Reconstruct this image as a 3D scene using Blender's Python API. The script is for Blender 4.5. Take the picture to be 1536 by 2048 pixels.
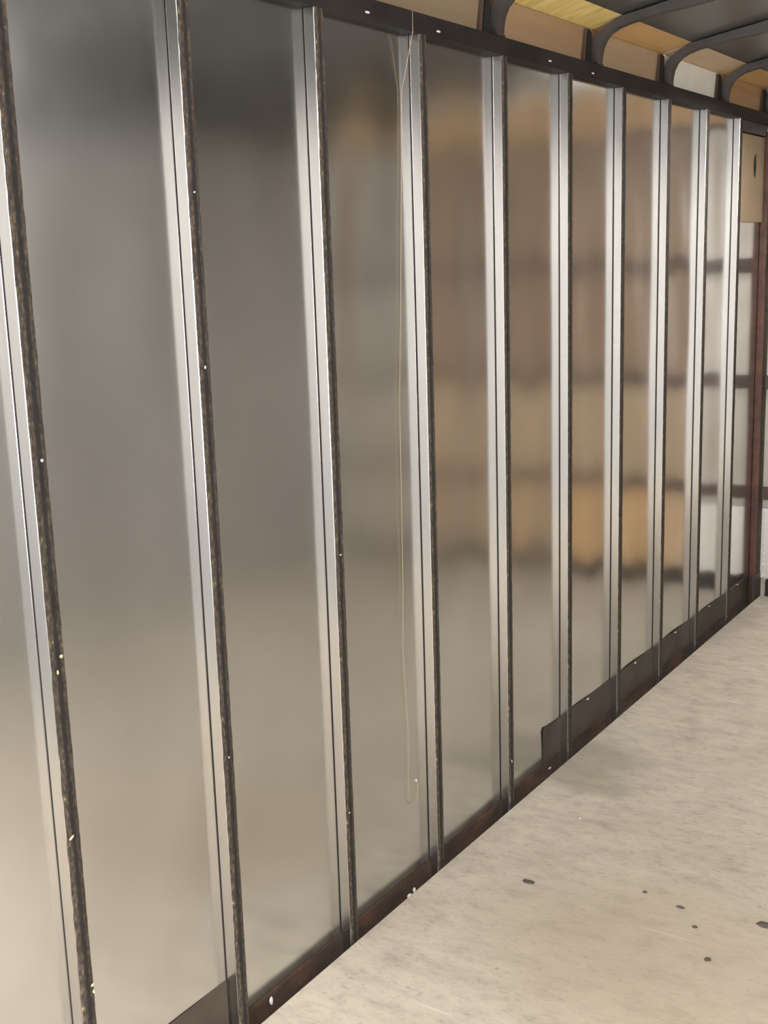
import bpy, bmesh, math, random
from mathutils import Matrix, Vector, noise

for o in list(bpy.data.objects):
    bpy.data.objects.remove(o)
scene = bpy.context.scene
C = scene.collection

# ------------------------------------------------------------------ camera
# wall skin is the plane x=0, the trailer runs along +y, floor top is z=0
F_PX, YAW, PITCH, ROLL = 2422.51, 0.5776974, -0.2063751, -0.0315305
fw0 = Vector((-math.sin(YAW), math.cos(YAW), 0))
r0 = Vector((math.cos(YAW), math.sin(YAW), 0))
u0 = Vector((0, 0, 1))
fwd = fw0 * math.cos(PITCH) + u0 * math.sin(PITCH)
up = u0 * math.cos(PITCH) - fw0 * math.sin(PITCH)
rgt = r0 * math.cos(ROLL) + up * math.sin(ROLL)
up2 = up * math.cos(ROLL) - r0 * math.sin(ROLL)
cam_data = bpy.data.cameras.new('camera')
cam = bpy.data.objects.new('camera', cam_data)
C.objects.link(cam)
m = Matrix((rgt, up2, -fwd)).transposed().to_4x4()
m.translation = Vector((1.52105, 0.0, 1.5595))
cam.matrix_world = m
cam_data.sensor_fit = 'HORIZONTAL'
cam_data.sensor_width = 36.0
cam_data.lens = F_PX / 1536 * 36.0
cam_data.clip_start = 0.02
scene.camera = cam

# ------------------------------------------------------------------ light and exposure
scene.view_settings.view_transform = 'Standard'
scene.view_settings.look = 'None'
scene.view_settings.gamma = 1.0
scene.view_settings.use_curve_mapping = False
scene.view_settings.exposure = 0.27

W_IN = 2.30        # inside width
Y_FRONT = 5.42     # front wall
Y_REAR = -0.16     # rear frame and its open doorway
HEAD_Z = 2.17      # underside of the rear header

world = bpy.data.worlds.new('world')
scene.world = world
world.use_nodes = True
wn = world.node_tree.nodes
wl = world.node_tree.links
bg = wn['Background']
tc = wn.new('ShaderNodeTexCoord')
sx = wn.new('ShaderNodeSeparateXYZ')
rp = wn.new('ShaderNodeValToRGB')
wl.new(tc.outputs['Generated'], sx.inputs[0])
mp = wn.new('ShaderNodeMapRange')
mp.inputs['From Min'].default_value = -1
wl.new(sx.outputs['Z'], mp.inputs['Value'])
rp.color_ramp.elements[0].position = 0.38
rp.color_ramp.elements[0].color = (0.50, 0.49, 0.47, 1)
rp.color_ramp.elements[1].position = 0.50
rp.color_ramp.elements[1].color = (1.0, 0.955, 0.895, 1)
wl.new(mp.outputs[0], rp.inputs[0])
wl.new(rp.outputs[0], bg.inputs[0])
bg.inputs['Strength'].default_value = 1.6


def area(name, loc, target, sx_, sy_, watts, col, spread=180):
    ld = bpy.data.lights.new(name, 'AREA')
    ld.shape = 'RECTANGLE'
    ld.size, ld.size_y = sx_, sy_
    ld.energy = watts
    ld.color = col
    ld.spread = math.radians(spread)
    o = bpy.data.objects.new(name, ld)
    C.objects.link(o)
    o.location = loc
    d = Vector(target) - Vector(loc)
    o.rotation_euler = d.to_track_quat('-Z', 'Y').to_euler()
    return o


# added fill outside the doorway, brightening the posts and front wall
area('rear_fill', (0.40, -4.0, 0.9), (0.7, 4.0, 1.1), 0.9, 1.3, 200, (1.0, 0.98, 0.97))
# added fill high outside the doorway, brightening the near floor
area('floor_fill', (1.2, -1.3, 3.3), (0.9, 1.2, 0), 1.2, 0.3, 150, (1.0, 0.98, 0.98))
# added narrow fill under the roof, lifting the far end of the floor
area('front_fill', (0.42, 4.50, 2.20), (0.42, 4.50, 0), 0.09, 0.5, 10, (1.0, 0.98, 0.96), 150)
# two made-up point fills under the roof, brightening the floor and cove
ROOF_FILLS = [(2.0, 1.2), (2.05, 2.2)]
for (dx_, dy_), wt in zip(ROOF_FILLS, (40, 58)):
    ld = bpy.data.lights.new('roof_fill', 'POINT')
    ld.shadow_soft_size = 0.03
    ld.energy = wt
    ld.color = (1.0, 0.985, 0.97)
    o = bpy.data.objects.new('roof_fill', ld)
    C.objects.link(o)
    o.location = (dx_, dy_, 2.088)

# ------------------------------------------------------------------ helpers
Y0, S, D, W = 1.28013, 0.4064, 0.02777, 0.03123
ORD = ['first', 'second', 'third', 'fourth', 'fifth', 'sixth', 'seventh', 'eighth', 'ninth', 'tenth', 'eleventh']


def link(name, bm, mat, parent=None, smooth=False):
    me = bpy.data.meshes.new(name)
    bmesh.ops.recalc_face_normals(bm, faces=bm.faces)
    bm.to_mesh(me)
    bm.free()
    mats = mat if isinstance(mat, (list, tuple)) else [mat]
    for mm in mats:
        me.materials.append(mm)
    if smooth:
        for p in me.polygons:
            p.use_smooth = True
    o = bpy.data.objects.new(name, me)
    C.objects.link(o)
    if parent:
        o.parent = parent
    return o


def tag(o, label=None, cat=None, group=None, kind=None):
    if label:
        o['label'] = label
    if cat:
        o['category'] = cat
    if group:
        o['group'] = group
    if kind:
        o['kind'] = kind
    return o


def empty(name, loc=(0, 0, 0)):
    o = bpy.data.objects.new(name, None)
    C.objects.link(o)
    o.location = loc
    o.empty_display_size = 0.05
    return o


def box(bm, x0, x1, y0, y1, z0, z1, bevel=0.0, mi=0):
    vs = [bm.verts.new((x, y, z)) for x in (x0, x1) for y in (y0, y1) for z in (z0, z1)]
    q = [(0, 1, 3, 2), (4, 6, 7, 5), (0, 4, 5, 1), (2, 3, 7, 6), (0, 2, 6, 4), (1, 5, 7, 3)]
    fs = [bm.faces.new([vs[i] for i in f]) for f in q]
    for f in fs:
        f.material_index = mi
    if bevel:
        es = set(e for f in fs for e in f.edges)
        bmesh.ops.bevel(bm, geom=list(es), offset=bevel, segments=2, affect='EDGES', profile=0.5)


def prism(bm, prof, axis, a0, a1, mi=0):
    """extrude a closed 2D profile along an axis; for 'y' the profile is (x, z), for 'x' (y, z), for 'z' (x, y)"""
    def pt(p, a):
        return {'y': (p[0], a, p[1]), 'x': (a, p[0], p[1]), 'z': (p[0], p[1], a)}[axis]
    A = [bm.verts.new(pt(p, a0)) for p in prof]
    B = [bm.verts.new(pt(p, a1)) for p in prof]
    n = len(prof)
    fs = []
    for i in range(n):
        fs.append(bm.faces.new([A[i], A[(i + 1) % n], B[(i + 1) % n], B[i]]))
    fs.append(bm.faces.new(A))
    fs.append(bm.faces.new(B[::-1]))
    for f in fs:
        f.material_index = mi


def tube(bm, pts, r, n=6):
    pts = [Vector(p) for p in pts]
    rings = []
    for i, p in enumerate(pts):
        t = (pts[min(i + 1, len(pts) - 1)] - pts[max(i - 1, 0)]).normalized()
        a = t.orthogonal().normalized() if i == 0 else (rings[-1][1] - t * rings[-1][1].dot(t)).normalized()
        b = t.cross(a)
        rings.append(([bm.verts.new(p + (a * math.cos(2 * math.pi * k / n) + b * math.sin(2 * math.pi * k / n)) * r) for k in range(n)], a))
    for (A, _), (B, _) in zip(rings, rings[1:]):
        for k in range(n):
            bm.faces.new([A[k], A[(k + 1) % n], B[(k + 1) % n], B[k]])
    bm.faces.new(rings[0][0])
    bm.faces.new(rings[-1][0][::-1])


# ------------------------------------------------------------------ materials
class NT:
    def __init__(self, name):
        self.m = bpy.data.materials.new(name)
        self.m.use_nodes = True
        self.n = self.m.node_tree.nodes
        self.l = self.m.node_tree.links
        self.b = self.n['Principled BSDF']
        t = self.n.new('ShaderNodeTexCoord')
        self.co = t.outputs['Object']

    def noise(self, scale, detail=3, rough=0.55, stretch=(1, 1, 1), rot=(0, 0, 0), dist=0.0):
        mp_ = self.n.new('ShaderNodeMapping')
        mp_.inputs['Scale'].default_value = stretch
        mp_.inputs['Rotation'].default_value = rot
        self.l.new(self.co, mp_.inputs[0])
        t = self.n.new('ShaderNodeTexNoise')
        t.inputs['Scale'].default_value = scale
        t.inputs['Detail'].default_value = detail
        t.inputs['Roughness'].default_value = rough
        t.inputs['Distortion'].default_value = dist
        self.l.new(mp_.outputs[0], t.inputs['Vector'])
        return t.outputs['Fac']

    def ramp(self, fac, stops):
        r = self.n.new('ShaderNodeValToRGB')
        while len(r.color_ramp.elements) < len(stops):
            r.color_ramp.elements.new(0.5)
        for e, (p, c) in zip(r.color_ramp.elements, stops):
            e.position = p
            e.color = (*c, 1) if len(c) == 3 else c
        self.l.new(fac, r.inputs[0])
        return r.outputs[0]

    def mix(self, fac, a, b, mode='MIX'):
        x = self.n.new('ShaderNodeMix')
        x.data_type = 'RGBA'
        x.blend_type = mode
        for sock, v in ((0, fac), (6, a), (7, b)):
            if isinstance(v, (int, float)):
                x.inputs[sock].default_value = v
            elif isinstance(v, tuple):
                x.inputs[sock].default_value = (*v, 1)
            else:
                self.l.new(v, x.inputs[sock])
        return x.outputs[2]

    def bump(self, fac, strength, dist=0.002):
        b = self.n.new('ShaderNodeBump')
        b.inputs['Strength'].default_value = strength
        b.inputs['Distance'].default_value = dist
        self.l.new(fac, b.inputs['Height'])
        self.l.new(b.outputs[0], self.b.inputs['Normal'])

    def set(self, **k):
        names = {'color': 'Base Color', 'rough': 'Roughness', 'metal': 'Metallic', 'spec': 'Specular IOR Level', 'coat': 'Coat Weight', 'coat_rough': 'Coat Roughness'}
        for a, v in k.items():
            s = self.b.inputs[names[a]]
            if isinstance(v, tuple):
                s.default_value = (*v, 1)
            elif isinstance(v, (int, float)):
                s.default_value = v
            else:
                self.l.new(v, s)
        return self


M = {}
# mill-finish aluminium skin
t = NT('aluminium_skin')
f1 = t.noise(2.5, 3)
col = t.ramp(f1, [(0.3, (0.65, 0.65, 0.645)), (0.7, (0.73, 0.73, 0.725))])
rr = t.ramp(t.noise(3.0, 4), [(0.3, (0.16, 0.16, 0.16)), (0.7, (0.21, 0.21, 0.21))])
t.set(color=col, metal=1.0, rough=rr)
M['skin'] = t.m
# roof sheet, duller
t = NT('roof_sheet')
t.set(color=(0.22, 0.215, 0.20), metal=0.95, rough=0.33)
t.bump(t.noise(2.0, 1), 0.25, 0.02)
M['roof'] = t.m
# right wall liner
t = NT('liner_sheet')
t.set(color=t.ramp(t.noise(1.2, 3), [(0.3, (0.46, 0.445, 0.42)), (0.7, (0.54, 0.52, 0.49))]), rough=0.6)
M['liner'] = t.m
# bare steel tube side
t = NT('bare_steel')
t.set(color=t.ramp(t.noise(18, 4, stretch=(1, 1, 0.15)), [(0.3, (0.60, 0.585, 0.57)), (0.75, (0.68, 0.665, 0.65))]), metal=1.0, rough=0.19)
M['steel'] = t.m
# dark old adhesive on the post faces
t = NT('old_adhesive')
n1 = t.noise(170, 4, 0.65, stretch=(1, 1, 0.5))
flecks = t.ramp(n1, [(0.30, (0.016, 0.012, 0.010)), (0.50, (0.055, 0.042, 0.032)), (0.64, (0.11, 0.085, 0.058)), (0.72, (0.34, 0.26, 0.13))])
sy_ = t.n.new('ShaderNodeSeparateXYZ')
t.l.new(t.co, sy_.inputs[0])
mr = t.n.new('ShaderNodeMath')
mr.operation = 'SUBTRACT'
t.l.new(sy_.outputs['Y'], mr.inputs[0])
mr.inputs[1].default_value = 0.0165
ma = t.n.new('ShaderNodeMath')
ma.operation = 'ABSOLUTE'
t.l.new(mr.outputs[0], ma.inputs[0])
wob = t.noise(40, 3, 0.6, stretch=(1, 1, 0.4))
mm_ = t.n.new('ShaderNodeMath')
mm_.operation = 'MULTIPLY_ADD'
t.l.new(wob, mm_.inputs[0])
mm_.inputs[1].default_value = -0.006
t.l.new(ma.outputs[0], mm_.inputs[2])
core = t.ramp(mm_.outputs[0], [(0.0005, (1, 1, 1)), (0.004, (0, 0, 0))])
c1 = t.mix(t.mix(0.85, (0, 0, 0), core), flecks, (0.010, 0.008, 0.008))
t.set(color=c1, rough=0.85)
t.bump(n1, 0.5, 0.002)
M['adhesive'] = t.m
t = NT('seam_tape')
t.set(color=(0.02, 0.016, 0.015), rough=0.7)
M['seam'] = t.m
# dark painted steel (rails, bows)
t = NT('dark_painted_steel')
t.set(color=t.ramp(t.noise(9, 4), [(0.3, (0.012, 0.010, 0.010)), (0.8, (0.030, 0.025, 0.023))]), rough=0.6, spec=0.25)
M['dark'] = t.m
t = NT('bow_steel')
t.set(color=t.ramp(t.noise(9, 4), [(0.3, (0.026, 0.022, 0.021)), (0.8, (0.055, 0.048, 0.042))]), rough=0.45)
M['bow'] = t.m
# rusty rail
t = NT('rusty_steel')
t.set(color=t.ramp(t.noise(14, 5, 0.65, stretch=(1, 0.4, 1)), [(0.3, (0.020, 0.014, 0.012)), (0.52, (0.055, 0.030, 0.018)), (0.75, (0.15, 0.075, 0.035))]), rough=0.75)
M['rust'] = t.m
t = NT('kick_plate_brown')
t.set(color=t.ramp(t.noise(7, 4), [(0.3, (0.045, 0.035, 0.028)), (0.8, (0.085, 0.066, 0.050))]), rough=0.6)
M['kick'] = t.m


def wood(name, dark, light, rough=0.55, grain=(1, 0.08, 1), rot=(0, 0, 0), scale=22):
    w = NT(name)
    g = w.noise(scale, 5, 0.6, stretch=grain, rot=rot, dist=0.6)
    w.set(color=w.ramp(g, [(0.3, dark), (0.7, light)]), rough=rough)
    return w.m


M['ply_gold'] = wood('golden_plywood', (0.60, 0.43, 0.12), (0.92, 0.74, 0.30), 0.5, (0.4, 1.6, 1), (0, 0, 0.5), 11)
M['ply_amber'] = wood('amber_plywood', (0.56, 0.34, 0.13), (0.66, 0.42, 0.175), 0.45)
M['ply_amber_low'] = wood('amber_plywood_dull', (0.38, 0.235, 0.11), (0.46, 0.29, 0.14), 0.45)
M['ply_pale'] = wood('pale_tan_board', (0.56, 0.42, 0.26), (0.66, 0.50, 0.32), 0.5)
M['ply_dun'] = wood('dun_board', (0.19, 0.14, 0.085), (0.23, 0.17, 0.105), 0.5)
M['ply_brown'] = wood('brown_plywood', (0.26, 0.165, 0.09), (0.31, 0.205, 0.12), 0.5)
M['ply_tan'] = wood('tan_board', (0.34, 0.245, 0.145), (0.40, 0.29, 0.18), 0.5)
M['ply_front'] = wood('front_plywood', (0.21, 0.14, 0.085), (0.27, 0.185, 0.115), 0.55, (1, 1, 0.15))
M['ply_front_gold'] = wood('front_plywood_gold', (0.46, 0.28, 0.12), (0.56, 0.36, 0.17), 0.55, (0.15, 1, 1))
t = NT('white_board')
t.set(color=t.ramp(t.noise(9, 4), [(0.3, (0.80, 0.78, 0.70)), (0.7, (0.88, 0.87, 0.82))]), rough=0.45)
M['white'] = t.m
t = NT('pale_sheet')
t.set(color=t.ramp(t.noise(3, 4), [(0.3, (0.44, 0.40, 0.35)), (0.7, (0.54, 0.50, 0.44))]), rough=0.45, metal=0.2)
M['pale'] = t.m
t = NT('tread_aluminium')
t.set(color=(0.72, 0.69, 0.66), metal=0.6, rough=0.4)
M['tread'] = t.m
t = NT('corner_rust_steel')
t.set(color=t.ramp(t.noise(16, 4), [(0.3, (0.05, 0.022, 0.016)), (0.75, (0.13, 0.055, 0.035))]), rough=0.6)
M['corner'] = t.m
t = NT('cross_bar_steel')
t.set(color=t.ramp(t.noise(12, 4), [(0.3, (0.06, 0.038, 0.03)), (0.75, (0.10, 0.065, 0.05))]), rough=0.6)
M['bar'] = t.m
t = NT('bright_zinc')
t.set(color=(0.92, 0.91, 0.88), metal=0.3, rough=0.3)
M['zinc'] = t.m
t = NT('wood_chip')
t.set(color=t.ramp(t.noise(90, 3), [(0.3, (0.70, 0.58, 0.30)), (0.7, (0.85, 0.78, 0.55))]), rough=0.7)
M['chip'] = t.m
t = NT('dark_crumb')
t.set(color=(0.09, 0.075, 0.06), rough=0.9)
M['crumb'] = t.m
t = NT('tan_cord')
t.set(color=(0.50, 0.40, 0.27), rough=0.8)
M['cord'] = t.m
t = NT('gap_black')
t.set(color=(0.012, 0.012, 0.012), rough=0.6)  # black for the dark of the bow gaps and the slot opening
M['black'] = t.m
t = NT('fill_lens')  # glow on the added fill fixtures
t.b.inputs['Emission Color'].default_value = (1, 0.9, 0.76, 1)
t.b.inputs['Emission Strength'].default_value = 2.0
M['lens'] = t.m

# worn plywood floor with pale paint; scuffs near the wall
STAINS = [(0.13, 3.36, 0.16, 0.11, 0.55, (0.30, 0.27, 0.225)), (0.19, 3.19, 0.13, 0.07, 0.6, (0.30, 0.28, 0.205)),
          (0.05, 4.95, 0.10, 0.25, 0.4, (0.33, 0.29, 0.24)), (0.75, 2.45, 0.35, 0.30, 0.45, (0.44, 0.36, 0.25))]
t = NT('worn_floor')
big = t.noise(1.3, 5, 0.6)
base = t.ramp(big, [(0.3, (0.50, 0.44, 0.355)), (0.7, (0.60, 0.54, 0.45))])
blot = t.ramp(t.noise(24, 5, 0.65, stretch=(0.7, 1.2, 1)), [(0.32, (0.84, 0.83, 0.82)), (0.5, (1, 1, 1)), (0.68, (1.06, 1.05, 1.03))])
base = t.mix(1.0, base, blot, 'MULTIPLY')
mid = t.ramp(t.noise(9, 6, 0.7, stretch=(0.6, 1.3, 1)), [(0.30, (0.80, 0.78, 0.76)), (0.5, (0.98, 0.98, 0.98)), (0.7, (1.08, 1.07, 1.04))])
c = t.mix(1.0, base, mid, 'MULTIPLY')
fine = t.ramp(t.noise(75, 3, 0.6, stretch=(0.65, 1.35, 1)), [(0.30, (0.72, 0.69, 0.66)), (0.44, (1, 1, 1))])
c = t.mix(0.8, c, fine, 'MULTIPLY')
smudge = t.ramp(t.noise(5.0, 3, 0.5, stretch=(0.55, 1.5, 1)), [(0.66, (0, 0, 0)), (0.78, (1, 1, 1))])
c = t.mix(t.mix(0.45, (0, 0, 0), smudge), c, (0.23, 0.20, 0.17))
scr = t.ramp(t.noise(16, 2, 0.4, stretch=(0.12, 3.2, 1), rot=(0, 0, 0.25)), [(0.70, (0, 0, 0)), (0.74, (1, 1, 1))])
c = t.mix(t.mix(0.35, (0, 0, 0), scr), c, (0.80, 0.74, 0.64))
spots = t.ramp(t.noise(33, 2, 0.5, stretch=(0.7, 1.2, 1)), [(0.75, (0, 0, 0)), (0.79, (1, 1, 1))])
c = t.mix(t.mix(0.7, (0, 0, 0), spots), c, (0.10, 0.08, 0.06))
def stain(c, x, y, rx, ry, amt, col):
    m_ = t.n.new('ShaderNodeMapping')
    m_.vector_type = 'TEXTURE'
    m_.inputs['Location'].default_value = (x, y, 0)
    m_.inputs['Scale'].default_value = (rx, ry, 1)
    t.l.new(t.co, m_.inputs[0])
    nz = t.n.new('ShaderNodeTexNoise')
    nz.inputs['Scale'].default_value = 1.6
    t.l.new(m_.outputs[0], nz.inputs['Vector'])
    ad = t.n.new('ShaderNodeMix')
    ad.data_type = 'VECTOR'
    ad.inputs[0].default_value = 0.35
    t.l.new(m_.outputs[0], ad.inputs[4])
    t.l.new(nz.outputs['Color'], ad.inputs[5])
    g = t.n.new('ShaderNodeTexGradient')
    g.gradient_type = 'SPHERICAL'
    t.l.new(ad.outputs[1], g.inputs[0])
    k = t.ramp(g.outputs['Fac'], [(0.0, (0, 0, 0)), (0.5, (amt, amt, amt))])
    return t.mix(k, c, col)


for st in STAINS:
    c = stain(c, *st)
t.set(color=c, rough=0.72, spec=0.3)
t.bump(t.noise(60, 4), 0.12, 0.002)
M['floor'] = t.m

# ------------------------------------------------------------------ structure
# floor sheet, its edge stops short of the wall skin
bm = bmesh.new()
box(bm, 0.040, W_IN, Y_REAR, Y_FRONT, -0.035, 0.0, 0.002)
tag(link('floor', bm, M['floor']), kind='structure')

# left wall: one oil-canned aluminium sheet held flat at every post
def skin_h(y, z):
    ph = (y - Y0 - W / 2) / S
    a = math.sin(math.pi * (ph - math.floor(ph))) ** 2
    h = 0.0052 * noise.noise(Vector((y * 3.4 + 5.3, z * 2.3 + 1.7, 0.3)))
    h += 0.0011 * noise.noise(Vector((y * 7.1, z * 4.7, 4.1)))
    edge = min(1.0, max(0.0, (z - 0.02) / 0.15)) * min(1.0, max(0.0, (2.06 - z) / 0.15))
    return -0.0006 + a * edge * (h - 0.0030)


bm = bmesh.new()
NY, NZ = 310, 76
ys = [Y_REAR + (Y_FRONT - Y_REAR) * i / NY for i in range(NY + 1)]
zs = [-0.03 + 2.135 * j / NZ for j in range(NZ + 1)]
gv = [[bm.verts.new((skin_h(y, z), y, z)) for z in zs] for y in ys]
for i in range(NY):
    for j in range(NZ):
        bm.faces.new([gv[i][j], gv[i + 1][j], gv[i + 1][j + 1], gv[i][j + 1]])
bk = [bm.verts.new((-0.012, y, z)) for y in (ys[0], ys[-1]) for z in (zs[0], zs[-1])]
bm.faces.new([bk[0], bk[1], bk[3], bk[2]])
sk = link('wall_left', bm, M['skin'], smooth=True)
tag(sk, kind='structure')
if sk.data.polygons[0].normal.x < 0:
    sk.data.flip_normals()

bm = bmesh.new()
box(bm, W_IN, W_IN + 0.02, Y_REAR, Y_FRONT, -0.035, 2.26)
tag(link('wall_right', bm, M['liner']), kind='structure')

# front wall sheet
bm = bmesh.new()
box(bm, -0.012, W_IN + 0.02, Y_FRONT, Y_FRONT + 0.02, -0.035, 2.40)
tag(link('wall_front', bm, M['pale']), kind='structure')

# rear frame: jambs and header round the open doorway
bm = bmesh.new()
prism(bm, [(-0.012, -0.035), (0.08, -0.035), (0.08, HEAD_Z), (W_IN - 0.08, HEAD_Z), (W_IN - 0.08, -0.035), (W_IN + 0.02, -0.035), (W_IN + 0.02, 2.42), (-0.012, 2.42)], 'y', Y_REAR - 0.05, Y_REAR)
prism(bm, [(0.08, 2.13), (W_IN - 0.08, 2.13), (W_IN - 0.12, 2.222), (1.7, 2.28), (0.6, 2.28), (0.12, 2.222)], 'y', Y_REAR, 0.30)  # deep box added to block light grazing off the roof
tag(link('wall_rear', bm, M['bow']), kind='structure')

# arched roof sheet
def roof_z(x):
    x = min(x, W_IN - x)
    dx = x - 0.10
    return 2.229 + 0.185 * dx - 0.088 * dx * dx


bm = bmesh.new()
xs = [0.10 + (W_IN - 0.20) * i / 30 for i in range(31)]
prof = [(x, roof_z(x)) for x in xs] + [(x, roof_z(x) + 0.004) for x in reversed(xs)]
prism(bm, prof, 'y', Y_REAR, Y_FRONT)
tag(link('ceiling', bm, M['roof']), kind='structure')
# outer skin behind the cove, both sides
bm = bmesh.new()
prism(bm, [(-0.012, 2.09), (-0.009, 2.09), (-0.009, 2.212), (0.10, 2.2335), (0.10, 2.238), (-0.012, 2.218)], 'y', Y_REAR, Y_FRONT)
tag(link('trim_1', bm, M['roof']), kind='structure')
bm = bmesh.new()
prism(bm, [(W_IN, 2.12), (W_IN + 0.01, 2.12), (W_IN + 0.01, 2.215), (W_IN - 0.10, 2.238), (W_IN - 0.10, 2.229), (W_IN, 2.205)], 'y', Y_REAR, Y_FRONT)
tag(link('trim_2', bm, M['roof']), kind='structure')

# top rail along the wall
bm = bmesh.new()
box(bm, -0.003, D, Y_REAR, Y_FRONT - 0.001, 2.056, 2.101, 0.002)
tag(link('trim_3', bm, M['dark']), kind='structure')

# bottom rail: an angle in the gap beside the floor edge
bm = bmesh.new()
prism(bm, [(-0.003, -0.075), (0.038, -0.075), (0.038, -0.045), (0.004, -0.045), (0.004, 0.012), (-0.003, 0.012)], 'y', Y_REAR, Y_FRONT - 0.001)
tag(link('baseboard_left', bm, M['rust']), kind='structure')
# base rail of the front wall
bm = bmesh.new()
box(bm, 0.062, W_IN, Y_FRONT - 0.03, Y_FRONT, 0.0, 0.075, 0.002)
tag(link('baseboard_front', bm, M['dark']), kind='structure')

# ------------------------------------------------------------------ posts
post_note = [
    'steel wall post farthest left in view, flecked with many yellow wood chips',
    'second steel wall post from the left, wide dark adhesive face in full view',
    'third steel wall post from the left, just left of the hanging string',
    'fourth steel wall post from the left, just right of the hanging string',
    'fifth steel wall post from the left, its foot meeting bare rusty rail',
    'sixth steel wall post from the left, standing by the kick plate end',
    'seventh steel wall post from the left, second crossing the long kick plate',
    'eighth steel wall post from the left, third crossing the long kick plate',
    'ninth steel wall post from the left, two posts before the brown board bay',
    'tenth steel wall post from the left, at the near edge of brown board bay',
]


def make_post():
    root = empty('wall_post')
    z0, z1 = -0.045, 2.056
    bm = bmesh.new()
    box(bm, 0.0012, D - 0.0012, 0, W, z0, z1, 0.0014)
    link('square_tube', bm, M['steel'], root)
    bm = bmesh.new()
    # uneven smear of adhesive over the room side of the tube
    rnd = random.Random(4)
    n = 110
    rows = []
    for k in range(n + 1):
        z = z0 + (z1 - z0) * k / n
        e0 = 0.0004 + rnd.random() * 0.0012
        e1 = W - 0.0004 - rnd.random() * 0.0012
        rows.append([bm.verts.new((D - 0.0012, e0, z)), bm.verts.new((D + rnd.uniform(0, 0.0006), e0 + 0.001, z)),
                     bm.verts.new((D + rnd.uniform(-0.0004, 0.0008), W * 0.5, z)),
                     bm.verts.new((D + rnd.uniform(0, 0.0006), e1 - 0.001, z)), bm.verts.new((D - 0.0012, e1, z))])
    for a, b in zip(rows, rows[1:]):
        for k in range(4):
            bm.faces.new([a[k], a[k + 1], b[k + 1], b[k]])
    o = link('adhesive_strip', bm, M['adhesive'], root, True)
    o['label'] = 'dark rough adhesive strip'
    bm = bmesh.new()
    box(bm, -0.0012, 0.0012, 0.0015, W - 0.0015, z0, z1)
    o = link('seam_tape', bm, M['seam'], root)
    o['label'] = 'thin dark seam against the skin'
    return root


def copy_tree(o):
    r = o.copy()
    C.objects.link(r)
    for ch in list(o.children):
        c_ = ch.copy()
        C.objects.link(c_)
        c_.parent = r
    return r


proto = make_post()
for i in range(10):
    p = proto if i == 0 else copy_tree(proto)
    p.location = (0, Y0 + i * S, 0)
    tag(p, post_note[i], 'post', 'posts along the wall')

# corner post, dark and rusty
root = empty('corner_post', (0, Y0 + 10 * S, 0))
bm = bmesh.new()
box(bm, 0.0, 0.030, 0.0, 0.074, -0.045, 2.03, 0.002)
link('square_tube', bm, M['corner'], root)
bm = bmesh.new()
box(bm, 0.0302, 0.0315, 0.004, 0.060, -0.04, 2.02)
link('adhesive_strip', bm, M['adhesive'], root)
tag(root, 'dark rusty corner post where the long wall meets the front wall', 'post')

# ------------------------------------------------------------------ kick plates
bm = bmesh.new()
prism(bm, [(3.186, 0.012), (3.186, 0.124), (3.196, 0.132), (3.225, 0.128), (5.34, 0.103), (5.34, -0.02), (3.215, -0.02), (3.205, 0.012)], 'x', -0.0005, 0.0022)
tag(link('kick_plate', bm, M['kick']), 'long dark brown kick plate running along wall foot to the corner', 'kick plate')
bm = bmesh.new()
prism(bm, [(0.4, 0.122), (1.683, 0.117), (1.683, -0.02), (0.4, -0.02)], 'x', -0.0005, 0.0022)
tag(link('kick_plate', bm, M['kick']), 'short dark kick plate at the bottom edge left of the second post', 'kick plate')
# deeper plate at the foot of the corner post
bm = bmesh.new()
box(bm, 0.031, 0.035, 5.30, 5.418, -0.02, 0.11, 0.001)
tag(link('corner_plate', bm, M['kick']), 'small dark plate covering the foot of the rusty corner post', 'plate')
# deeper rail piece over the last bay
bm = bmesh.new()
box(bm, 0.003, 0.020, 4.968, 5.343, 2.010, 2.0555, 0.001)
tag(link('rail_filler', bm, M['bow']), 'short dark filler under the top rail above the brown board', 'rail')

# brown board with an oval slot in the last bay
def oval_board(bm, y0, y1, z0, z1, cy, cz, ry, rz, x0, x1, n=24):
    ring_i, ring_o = [], []
    for k in range(n):
        a = 2 * math.pi * (k + 0.5) / n
        ci, si = math.cos(a), math.sin(a)
        ring_i.append((cy + ry * ci, cz + rz * si))
        t_ = min((y1 - cy) / ci if ci > 1e-9 else (y0 - cy) / ci if ci < -1e-9 else 9, (z1 - cz) / si if si > 1e-9 else (z0 - cz) / si if si < -1e-9 else 9)
        ring_o.append((cy + ci * t_, cz + si * t_))
    for k in range(n):       # snap the ray nearest each corner to the corner itself
        pass
    for cy_, cz_ in ((y0, z0), (y0, z1), (y1, z0), (y1, z1)):
        k = min(range(n), key=lambda q: (ring_o[q][0] - cy_) ** 2 + (ring_o[q][1] - cz_) ** 2)
        ring_o[k] = (cy_, cz_)
    V = {}
    for tagx, x in (('b', x0), ('f', x1)):
        for nm, ring in (('i', ring_i), ('o', ring_o)):
            V[tagx + nm] = [bm.verts.new((x, y, z)) for y, z in ring]
    for k in range(n):
        q = (k + 1) % n
        bm.faces.new([V['fi'][k], V['fo'][k], V['fo'][q], V['fi'][q]])
        bm.faces.new([V['bi'][k], V['bi'][q], V['bo'][q], V['bo'][k]])
        bm.faces.new([V['fi'][k], V['fi'][q], V['bi'][q], V['bi'][k]])
        bm.faces.new([V['fo'][k], V['bo'][k], V['bo'][q], V['fo'][q]])


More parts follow.
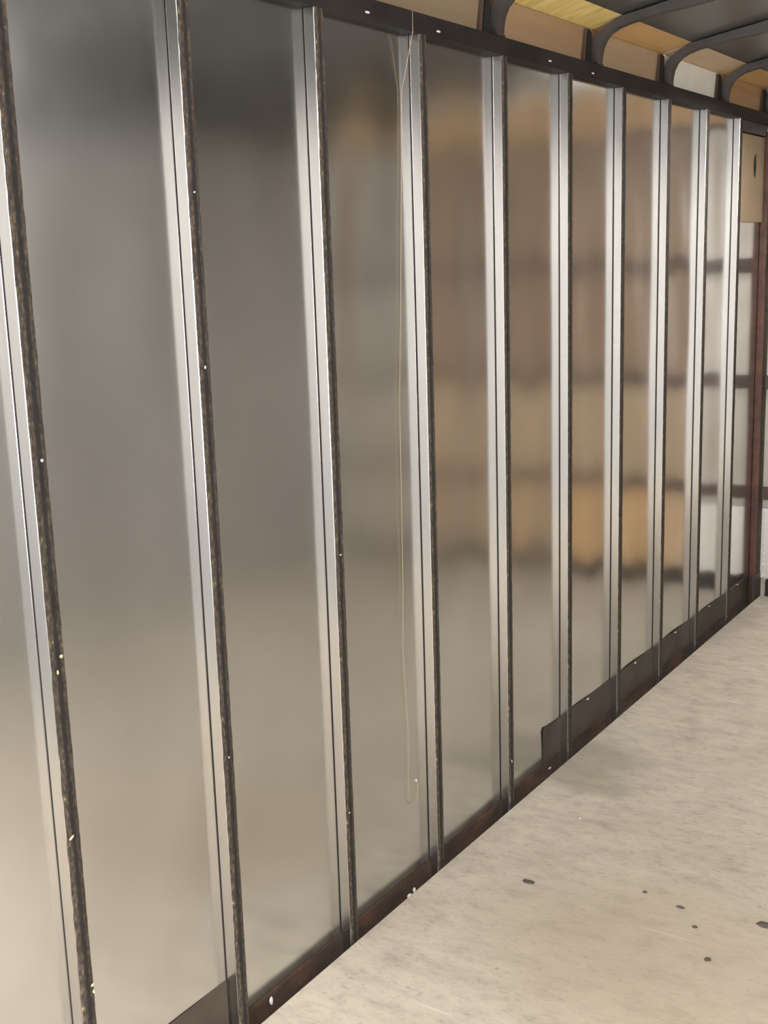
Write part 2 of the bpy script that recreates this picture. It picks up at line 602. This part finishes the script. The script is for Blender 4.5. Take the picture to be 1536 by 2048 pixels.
root = empty('corner_board', (0, 5.15, 1.66))
bm = bmesh.new()
oval_board(bm, -0.178, 0.185, 0.0, 0.345, 0.068, 0.225, 0.034, 0.052, 0.0035, 0.012)
link('board_panel', bm, M['ply_tan'], root)
bm = bmesh.new()
box(bm, 0.001, 0.0035, 0.04, 0.11, 0.165, 0.285)
o = link('slot_backing', bm, M['black'], root)
o['label'] = 'dark opening of the oval slot'
tag(root, 'brown board with an oval slot in the last bay by the corner', 'board')

# ------------------------------------------------------------------ roof bows
INNER = [(0.029, 2.101), (0.031, 2.125), (0.036, 2.148), (0.046, 2.168), (0.062, 2.184), (0.085, 2.196), (0.12, 2.205), (0.167, 2.213), (0.23, 2.222)]
OUTER = [(0.001, 2.101), (0.001, 2.135), (0.006, 2.160), (0.017, 2.180), (0.034, 2.196), (0.055, 2.207), (0.095, 2.2265), (0.16, 2.236), (0.23, 2.248)]
for k in range(1, 25):
    x = 0.23 + (W_IN - 0.46) * k / 24
    OUTER.append((x, roof_z(x) - 0.0045))
    lift = 0.030
    INNER.append((x, roof_z(x) - 0.0045 - lift))
INNER += [(W_IN - x, z) for x, z in reversed(INNER[:8])]
OUTER += [(W_IN - x, z) for x, z in reversed(OUTER[:8])]


def bow_mesh(w=0.032):
    bm = bmesh.new()
    prev = None
    first = None
    for (xi, zi), (xo, zo) in zip(INNER, OUTER):
        ring = [bm.verts.new((xi, 0, zi)), bm.verts.new((xi, w, zi)), bm.verts.new((xo, w, zo)), bm.verts.new((xo, 0, zo))]
        if prev:
            for k in range(4):
                bm.faces.new([prev[k], prev[(k + 1) % 4], ring[(k + 1) % 4], ring[k]])
        else:
            first = ring
        prev = ring
    bm.faces.new(first[::-1])
    bm.faces.new(prev)
    return bm


BOWS = [1.66, 2.275, 2.885, 3.523, 4.133, 4.750, 5.345]
bow_note = {
    1: 'dark roof bow springing from the top rail above the third post',
    2: 'dark roof bow at left end of the golden plywood cove board',
    3: 'dark roof bow at right end of the golden plywood cove board',
    4: 'dark roof bow at the left end of the white cove board',
    5: 'dark roof bow at the right end of the white cove board',
    6: 'dark roof bow in the corner against the front wall',
}
bow0 = None
for i, y in enumerate(BOWS):
    if i == 0:
        continue      # out of view above the frame
    root = empty('roof_bow', (0, y, 0))
    if bow0 is None:
        bm = bow_mesh()
        tb = link('bent_tube', bm, M['bow'], root)
        bm = bmesh.new()
        box(bm, 0.001, 0.0275, -0.010, 0.042, 2.1012, 2.1055)
        ft = link('foot_plate', bm, M['dark'], root)
        bm = bmesh.new()
        prism(bm, [(-0.044, 2.1057), (-0.004, 2.1057), (-0.002, 2.192), (-0.022, 2.198)], 'x', 0.0, 0.009)  # thin black sheet standing for the shaded gap beside the bow
        link('gap_shade', bm, M['black'], root)
        bm = bmesh.new()
        prism(bm, [(-0.062, 2.1057), (-0.046, 2.1057), (-0.030, 2.198), (-0.040, 2.198)], 'x', 0.0, 0.007)
        o = link('gap_lip', bm, M['bar'], root)
        o['label'] = 'dull brown lip beside the dark gap'
        bow0 = root
    else:
        for ch in bow0.children:
            c_ = ch.copy()
            C.objects.link(c_)
            c_.parent = root
    tag(root, bow_note[i], 'roof bow', 'bows under the roof')

# ------------------------------------------------------------------ cove boards between the bows
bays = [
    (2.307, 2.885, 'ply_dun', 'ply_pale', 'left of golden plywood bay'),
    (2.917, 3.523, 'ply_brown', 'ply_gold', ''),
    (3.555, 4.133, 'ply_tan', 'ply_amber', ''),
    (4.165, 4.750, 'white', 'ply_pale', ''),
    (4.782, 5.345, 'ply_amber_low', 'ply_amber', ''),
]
low_lab = ['tan lower cove board farthest left at the top of the frame',
           'dull brown lower cove board under the golden plywood strip',
           'brown lower cove board just left of the white one',
           'white lower cove board between two dark roof bows',
           'amber lower cove board beside the front corner, past the white one']
up_lab = ['tan upper cove board at the top edge, left of golden plywood',
          'bright golden plywood upper cove board with visible grain',
          'amber upper cove board right of the golden plywood strip',
          'tan upper cove board directly above the white board',
          'amber upper cove board nearest the front corner']
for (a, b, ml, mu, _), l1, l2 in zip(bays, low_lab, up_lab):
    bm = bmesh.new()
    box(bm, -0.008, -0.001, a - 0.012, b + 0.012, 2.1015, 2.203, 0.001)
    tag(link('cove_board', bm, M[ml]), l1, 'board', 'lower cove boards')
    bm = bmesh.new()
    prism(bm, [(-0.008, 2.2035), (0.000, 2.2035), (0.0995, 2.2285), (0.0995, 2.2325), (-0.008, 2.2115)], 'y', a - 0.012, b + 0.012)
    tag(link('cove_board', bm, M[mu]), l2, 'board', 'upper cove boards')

# ------------------------------------------------------------------ front wall: panels, cross bars, tread plate (mostly seen mirrored in the skin)
FX0, FX1 = 0.27, 1.86
def front_panel(x0, x1, z0, z1, mat, name, label, cat):
    bm = bmesh.new()
    box(bm, x0, x1, Y_FRONT - 0.010, Y_FRONT - 0.0005, z0, z1, 0.001)
    return tag(link(name, bm, M[mat]), label, cat, None)


front_panel(FX0, FX1, 1.512, 2.052, 'ply_front', 'plywood_panel', 'dull brown plywood panel of the front wall, mirrored highest under the golden strip', 'panel')
front_panel(FX0, FX1, 1.002, 1.450, 'ply_front', 'plywood_panel', 'brown plywood panel mirrored between the upper and middle cross bars', 'panel')
front_panel(FX0, FX1, 0.502, 0.948, 'ply_tan', 'plywood_panel', 'tan plywood panel mirrored between the middle and lower cross bars', 'panel')
front_panel(0.34, 0.98, 0.082, 0.448, 'ply_front_gold', 'plywood_panel', 'golden plywood panel mirrored lowest, just above the floor', 'panel')
front_panel(0.99, FX1, 0.082, 0.448, 'ply_tan', 'plywood_panel', 'tan plywood panel mirrored lowest, left of the golden one', 'panel')
front_panel(0.12, FX1 + 0.3, 2.075, 2.245, 'ply_front_gold', 'header_board', 'golden header board mirrored as a bright band under the roof', 'board')
bars = [(2.052, 2.075, 'thin dark rail under the golden header board of the front wall'),
        (1.450, 1.512, 'uppermost rusty cross bar of the front wall'),
        (0.945, 1.002, 'middle rusty cross bar of the front wall'),
        (0.448, 0.502, 'lowest rusty cross bar of the front wall, above the tread plate')]
for z0, z1, lab in bars:
    bm = bmesh.new()
    box(bm, 0.0325, W_IN - 0.002, Y_FRONT - 0.035, Y_FRONT - 0.0105, z0, z1, 0.002)
    tag(link('cross_bar', bm, M['bar']), lab, 'cross bar', 'cross bars of the front wall')
# tread plate with raised lugs
root = empty('tread_plate', (0.0325, Y_FRONT, 0.08))
bm = bmesh.new()
box(bm, 0.0, 0.235, -0.0125, -0.011, 0.0, 0.325)
link('plate_sheet', bm, M['tread'], root)
bm = bmesh.new()
k = 0
for iz in range(13):
    for ix in range(9):
        cx = 0.014 + ix * 0.026
        cz = 0.014 + iz * 0.025
        s_ = 1 if (ix + iz) % 2 else -1
        v = []
        for q in range(8):
            a = 2 * math.pi * q / 8
            lx, lz = 0.0095 * math.cos(a), 0.0028 * math.sin(a)
            c45 = 0.7071
            v.append((cx + c45 * (lx - s_ * lz), cz + c45 * (s_ * lx + lz)))
        base_v = [bm.verts.new((a, -0.0125, b)) for a, b in v]
        top = bm.verts.new((cx, -0.0150, cz))
        for q in range(8):
            bm.faces.new([base_v[q], base_v[(q + 1) % 8], top])
link('raised_lugs', bm, M['zinc'], root)
tag(root, 'pale aluminium tread plate low on the front wall at right edge', 'tread plate')

# ------------------------------------------------------------------ made-up fixtures for the roof fills (overhead, out of frame)
for i, (x, y) in enumerate(ROOF_FILLS):
    root = empty('roof_fill_fixture', (x, y, 2.13))
    bm = bmesh.new()
    box(bm, -0.17, 0.17, -0.10, 0.10, 0.0, roof_z(x + 0.17) - 2.13, 0.004)  # made deep to keep the fill off the roof
    link('housing', bm, M['white'], root)
    bm = bmesh.new()
    box(bm, -0.15, 0.15, -0.085, 0.085, -0.006, -0.0002)
    link('lens', bm, M['lens'], root)
    tag(root, ['white added fill fixture on the roof near the rear doorway', 'white added fill fixture on the roof over the middle of the floor'][i], 'lamp', 'added roof fills')

# made-up fixture for the front fill, out of frame to the right
root = empty('front_fill_fixture', (0.42, 4.50, 2.233))
bm = bmesh.new()
box(bm, -0.06, 0.06, -0.28, 0.28, -0.022, 0.0, 0.004)
link('housing', bm, M['white'], root)
bm = bmesh.new()
box(bm, -0.05, 0.05, -0.25, 0.25, -0.028, -0.0222)
link('lens', bm, M['lens'], root)
tag(root, 'slim white added fill fixture under the roof near the front corner', 'lamp')

# ------------------------------------------------------------------ hanging string
pts = [(D + 0.001, 2.470, 2.100), (D + 0.002, 2.468, 2.056), (0.004, 2.456, 1.93), (0.003, 2.444, 1.72), (0.003, 2.428, 1.45), (0.003, 2.411, 1.232), (0.003, 2.407, 0.99),
       (0.003, 2.403, 0.78), (0.003, 2.394, 0.62), (0.003, 2.402, 0.50), (0.003, 2.408, 0.38), (0.003, 2.404, 0.30), (0.003, 2.402, 0.245), (0.003, 2.405, 0.222),
       (0.003, 2.414, 0.205), (0.003, 2.428, 0.202), (0.003, 2.440, 0.209), (0.003, 2.447, 0.226), (0.003, 2.446, 0.25)]
bm = bmesh.new()
tube(bm, pts, 0.0007, 6)
cord = tag(link('string', bm, M['cord'], None, True), 'thin tan string hanging down the skin and curling up at its end', 'string')

# ------------------------------------------------------------------ screws
def screw_mesh():
    bm = bmesh.new()
    n = 10
    prof = [(0.0, 0.0048), (0.0012, 0.0046), (0.0024, 0.0030), (0.0028, 0.0012)]
    rings = [[bm.verts.new((x, r * math.cos(2 * math.pi * k / n), r * math.sin(2 * math.pi * k / n))) for k in range(n)] for x, r in prof]
    for A, B in zip(rings, rings[1:]):
        for k in range(n):
            bm.faces.new([A[k], A[(k + 1) % n], B[(k + 1) % n], B[k]])
    bm.faces.new(rings[0])
    bm.faces.new(rings[-1])
    me = bpy.data.meshes.new('screw')
    bmesh.ops.recalc_face_normals(bm, faces=bm.faces)
    bm.to_mesh(me)
    bm.free()
    me.materials.append(M['zinc'])
    return me


SM = screw_mesh()
kick_sc = [(3.226, -0.012, 'under the cut end of'), (3.524, 0.116, ''), (3.947, 0.112, ''), (4.365, 0.108, ''), (4.776, 0.106, ''), (5.165, 0.102, '')]
kick_lab = ['white screw head below the cut end of the long kick plate',
            'white screw on kick plate edge between sixth and seventh posts',
            'white screw on kick plate edge between seventh and eighth posts',
            'white screw on kick plate edge between eighth and ninth posts',
            'white screw on kick plate edge between ninth and tenth posts',
            'white screw on kick plate edge between tenth post and corner post']
for (y, z, _), lab in zip(kick_sc, kick_lab):
    o = bpy.data.objects.new('screw', SM)
    C.objects.link(o)
    o.location = (0.0022 if z > 0 else 0.004, y, z)
    o.scale = (1, 1.9, 0.55)
    tag(o, lab, 'screw', 'screws along the kick plate')
rail_sc = [(2.287, 2.071, 'third and fourth'), (2.586, 2.071, 'fourth post and the bow beside'), (3.192, 2.073, 'fifth and sixth'), (3.486, 2.071, 'sixth and seventh')]
rail_lab = ['white screw on the top rail between third and fourth posts',
            'white screw on the top rail between fourth and fifth posts',
            'white screw on the top rail between fifth and sixth posts',
            'white screw on the top rail between sixth and seventh posts']
for (y, z, _), lab in zip(rail_sc, rail_lab):
    o = bpy.data.objects.new('screw', SM)
    C.objects.link(o)
    o.location = (D, y, z)
    o.scale = (1, 1.9, 0.55)
    tag(o, lab, 'screw', 'screws in the top rail')

# ------------------------------------------------------------------ chips on the posts and crumbs on the floor
def lump(seed, sx_, sy_, sz_):
    rnd = random.Random(seed)
    bm = bmesh.new()
    bmesh.ops.create_icosphere(bm, subdivisions=2, radius=1.0)
    for v in bm.verts:
        f = 1 + rnd.uniform(-0.22, 0.22)
        v.co = Vector((v.co.x * sx_ * f, v.co.y * sy_ * f, v.co.z * sz_ * f))
    return bm


chips = [(1.303, 0.935, 0.0028, 0.0050, 0.0045, 'pale wood chip stuck halfway down the leftmost post, upper of three'),
         (1.293, 0.910, 0.0022, 0.0030, 0.0060, 'small pale wood chip just under the upper one on leftmost post'),
         (1.291, 0.617, 0.0022, 0.0085, 0.0030, 'slanting yellow wood chip across the lower leftmost post'),
         (1.307, 0.330, 0.0025, 0.0050, 0.0035, 'yellow wood chip near the foot of the leftmost post'),
         (1.309, 0.316, 0.0022, 0.0028, 0.0060, 'upright yellow chip touching the one at leftmost post foot'),
         (1.300, 1.262, 0.0022, 0.0040, 0.0040, 'white crumb high on the leftmost post'),
         (1.702, 1.373, 0.0022, 0.0035, 0.0045, 'white crumb on the second post, halfway up'),
         (1.702, 1.686, 0.0020, 0.0040, 0.0025, 'white flake near the top of the second post'),
         (1.702, 0.606, 0.0020, 0.0026, 0.0034, 'small pale chip low on the second post'),
         (2.110, 0.926, 0.0022, 0.0045, 0.0028, 'yellow chip halfway down the third post'),
         (2.105, 0.318, 0.0020, 0.0030, 0.0035, 'pale chip low on the third post'),
         (2.922, 0.132, 0.0022, 0.0025, 0.0070, 'white flake at the foot of the fifth post')]
for i, (y, z, a, b, c_, lab) in enumerate(chips):
    bm = lump(i, a * 0.5, b * 0.75, c_ * 0.7)
    o = link('wood_chip', bm, M['zinc'] if 'white' in lab else M['chip'], None, True)
    o.location = (D + a * 0.4, y, z)
    o.rotation_euler = (0.5 if 'slant' in lab else 0.15, 0, 0)
    tag(o, lab, 'chip', 'chips stuck to the posts')

scraps = [(1.815, -0.004, 0.003, 0.006, 0.010, 'white painted glint in the floor gap right of the second post'),  # this first lump stands for a glint of light
          (2.384, -0.034, 0.004, 0.010, 0.006, 'white scrap in the floor gap between third and fourth posts'),
          (2.408, -0.030, 0.003, 0.006, 0.008, 'small white scrap just right of the other in floor gap')]
for i, (y, z, a, b, c_, lab) in enumerate(scraps):
    o = link('scrap', lump(30 + i, a, b, c_), M['zinc'], None, True)
    o.location = (0.0078, y, z)
    tag(o, lab, 'scrap', 'scraps in the floor gap')
o = link('crumb', lump(50, 0.0015, 0.004, 0.004), M['zinc'], None, True)
o.location = (0.0, 2.444, 0.256)
tag(o, 'bright white crumb on the skin beside the curled string end', 'crumb')

crumbs = [(0.268, 2.540, 0.016, 0.008, 'largest dark crumb on the floor, nearest the wall'),
          (0.838, 2.632, 0.022, 0.013, 'dark crumb at the right edge of the floor'),
          (0.766, 2.426, 0.008, 0.006, 'rounded dark crumb low on the right of the floor'),
          (0.698, 2.542, 0.007, 0.004, 'small dark crumb left of the edge crumb'),
          (0.640, 2.610, 0.010, 0.004, 'long thin dark crumb above the small one on the floor'),
          (0.540, 2.636, 0.006, 0.004, 'tiny dark crumb in the middle of the floor')]
for i, (x, y, a, b, lab) in enumerate(crumbs):
    o = link('crumb', lump(60 + i, a, b, 0.003), M['crumb'], None, True)
    o.location = (x, y, 0.0018)
    tag(o, lab, 'crumb', 'dark crumbs on the floor')
o = link('crumb', lump(70, 0.003, 0.003, 0.002), M['zinc'], None, True)
o.location = (0.238, 2.928, 0.0012)
tag(o, 'tiny white crumb on the floor before the fifth post', 'crumb')
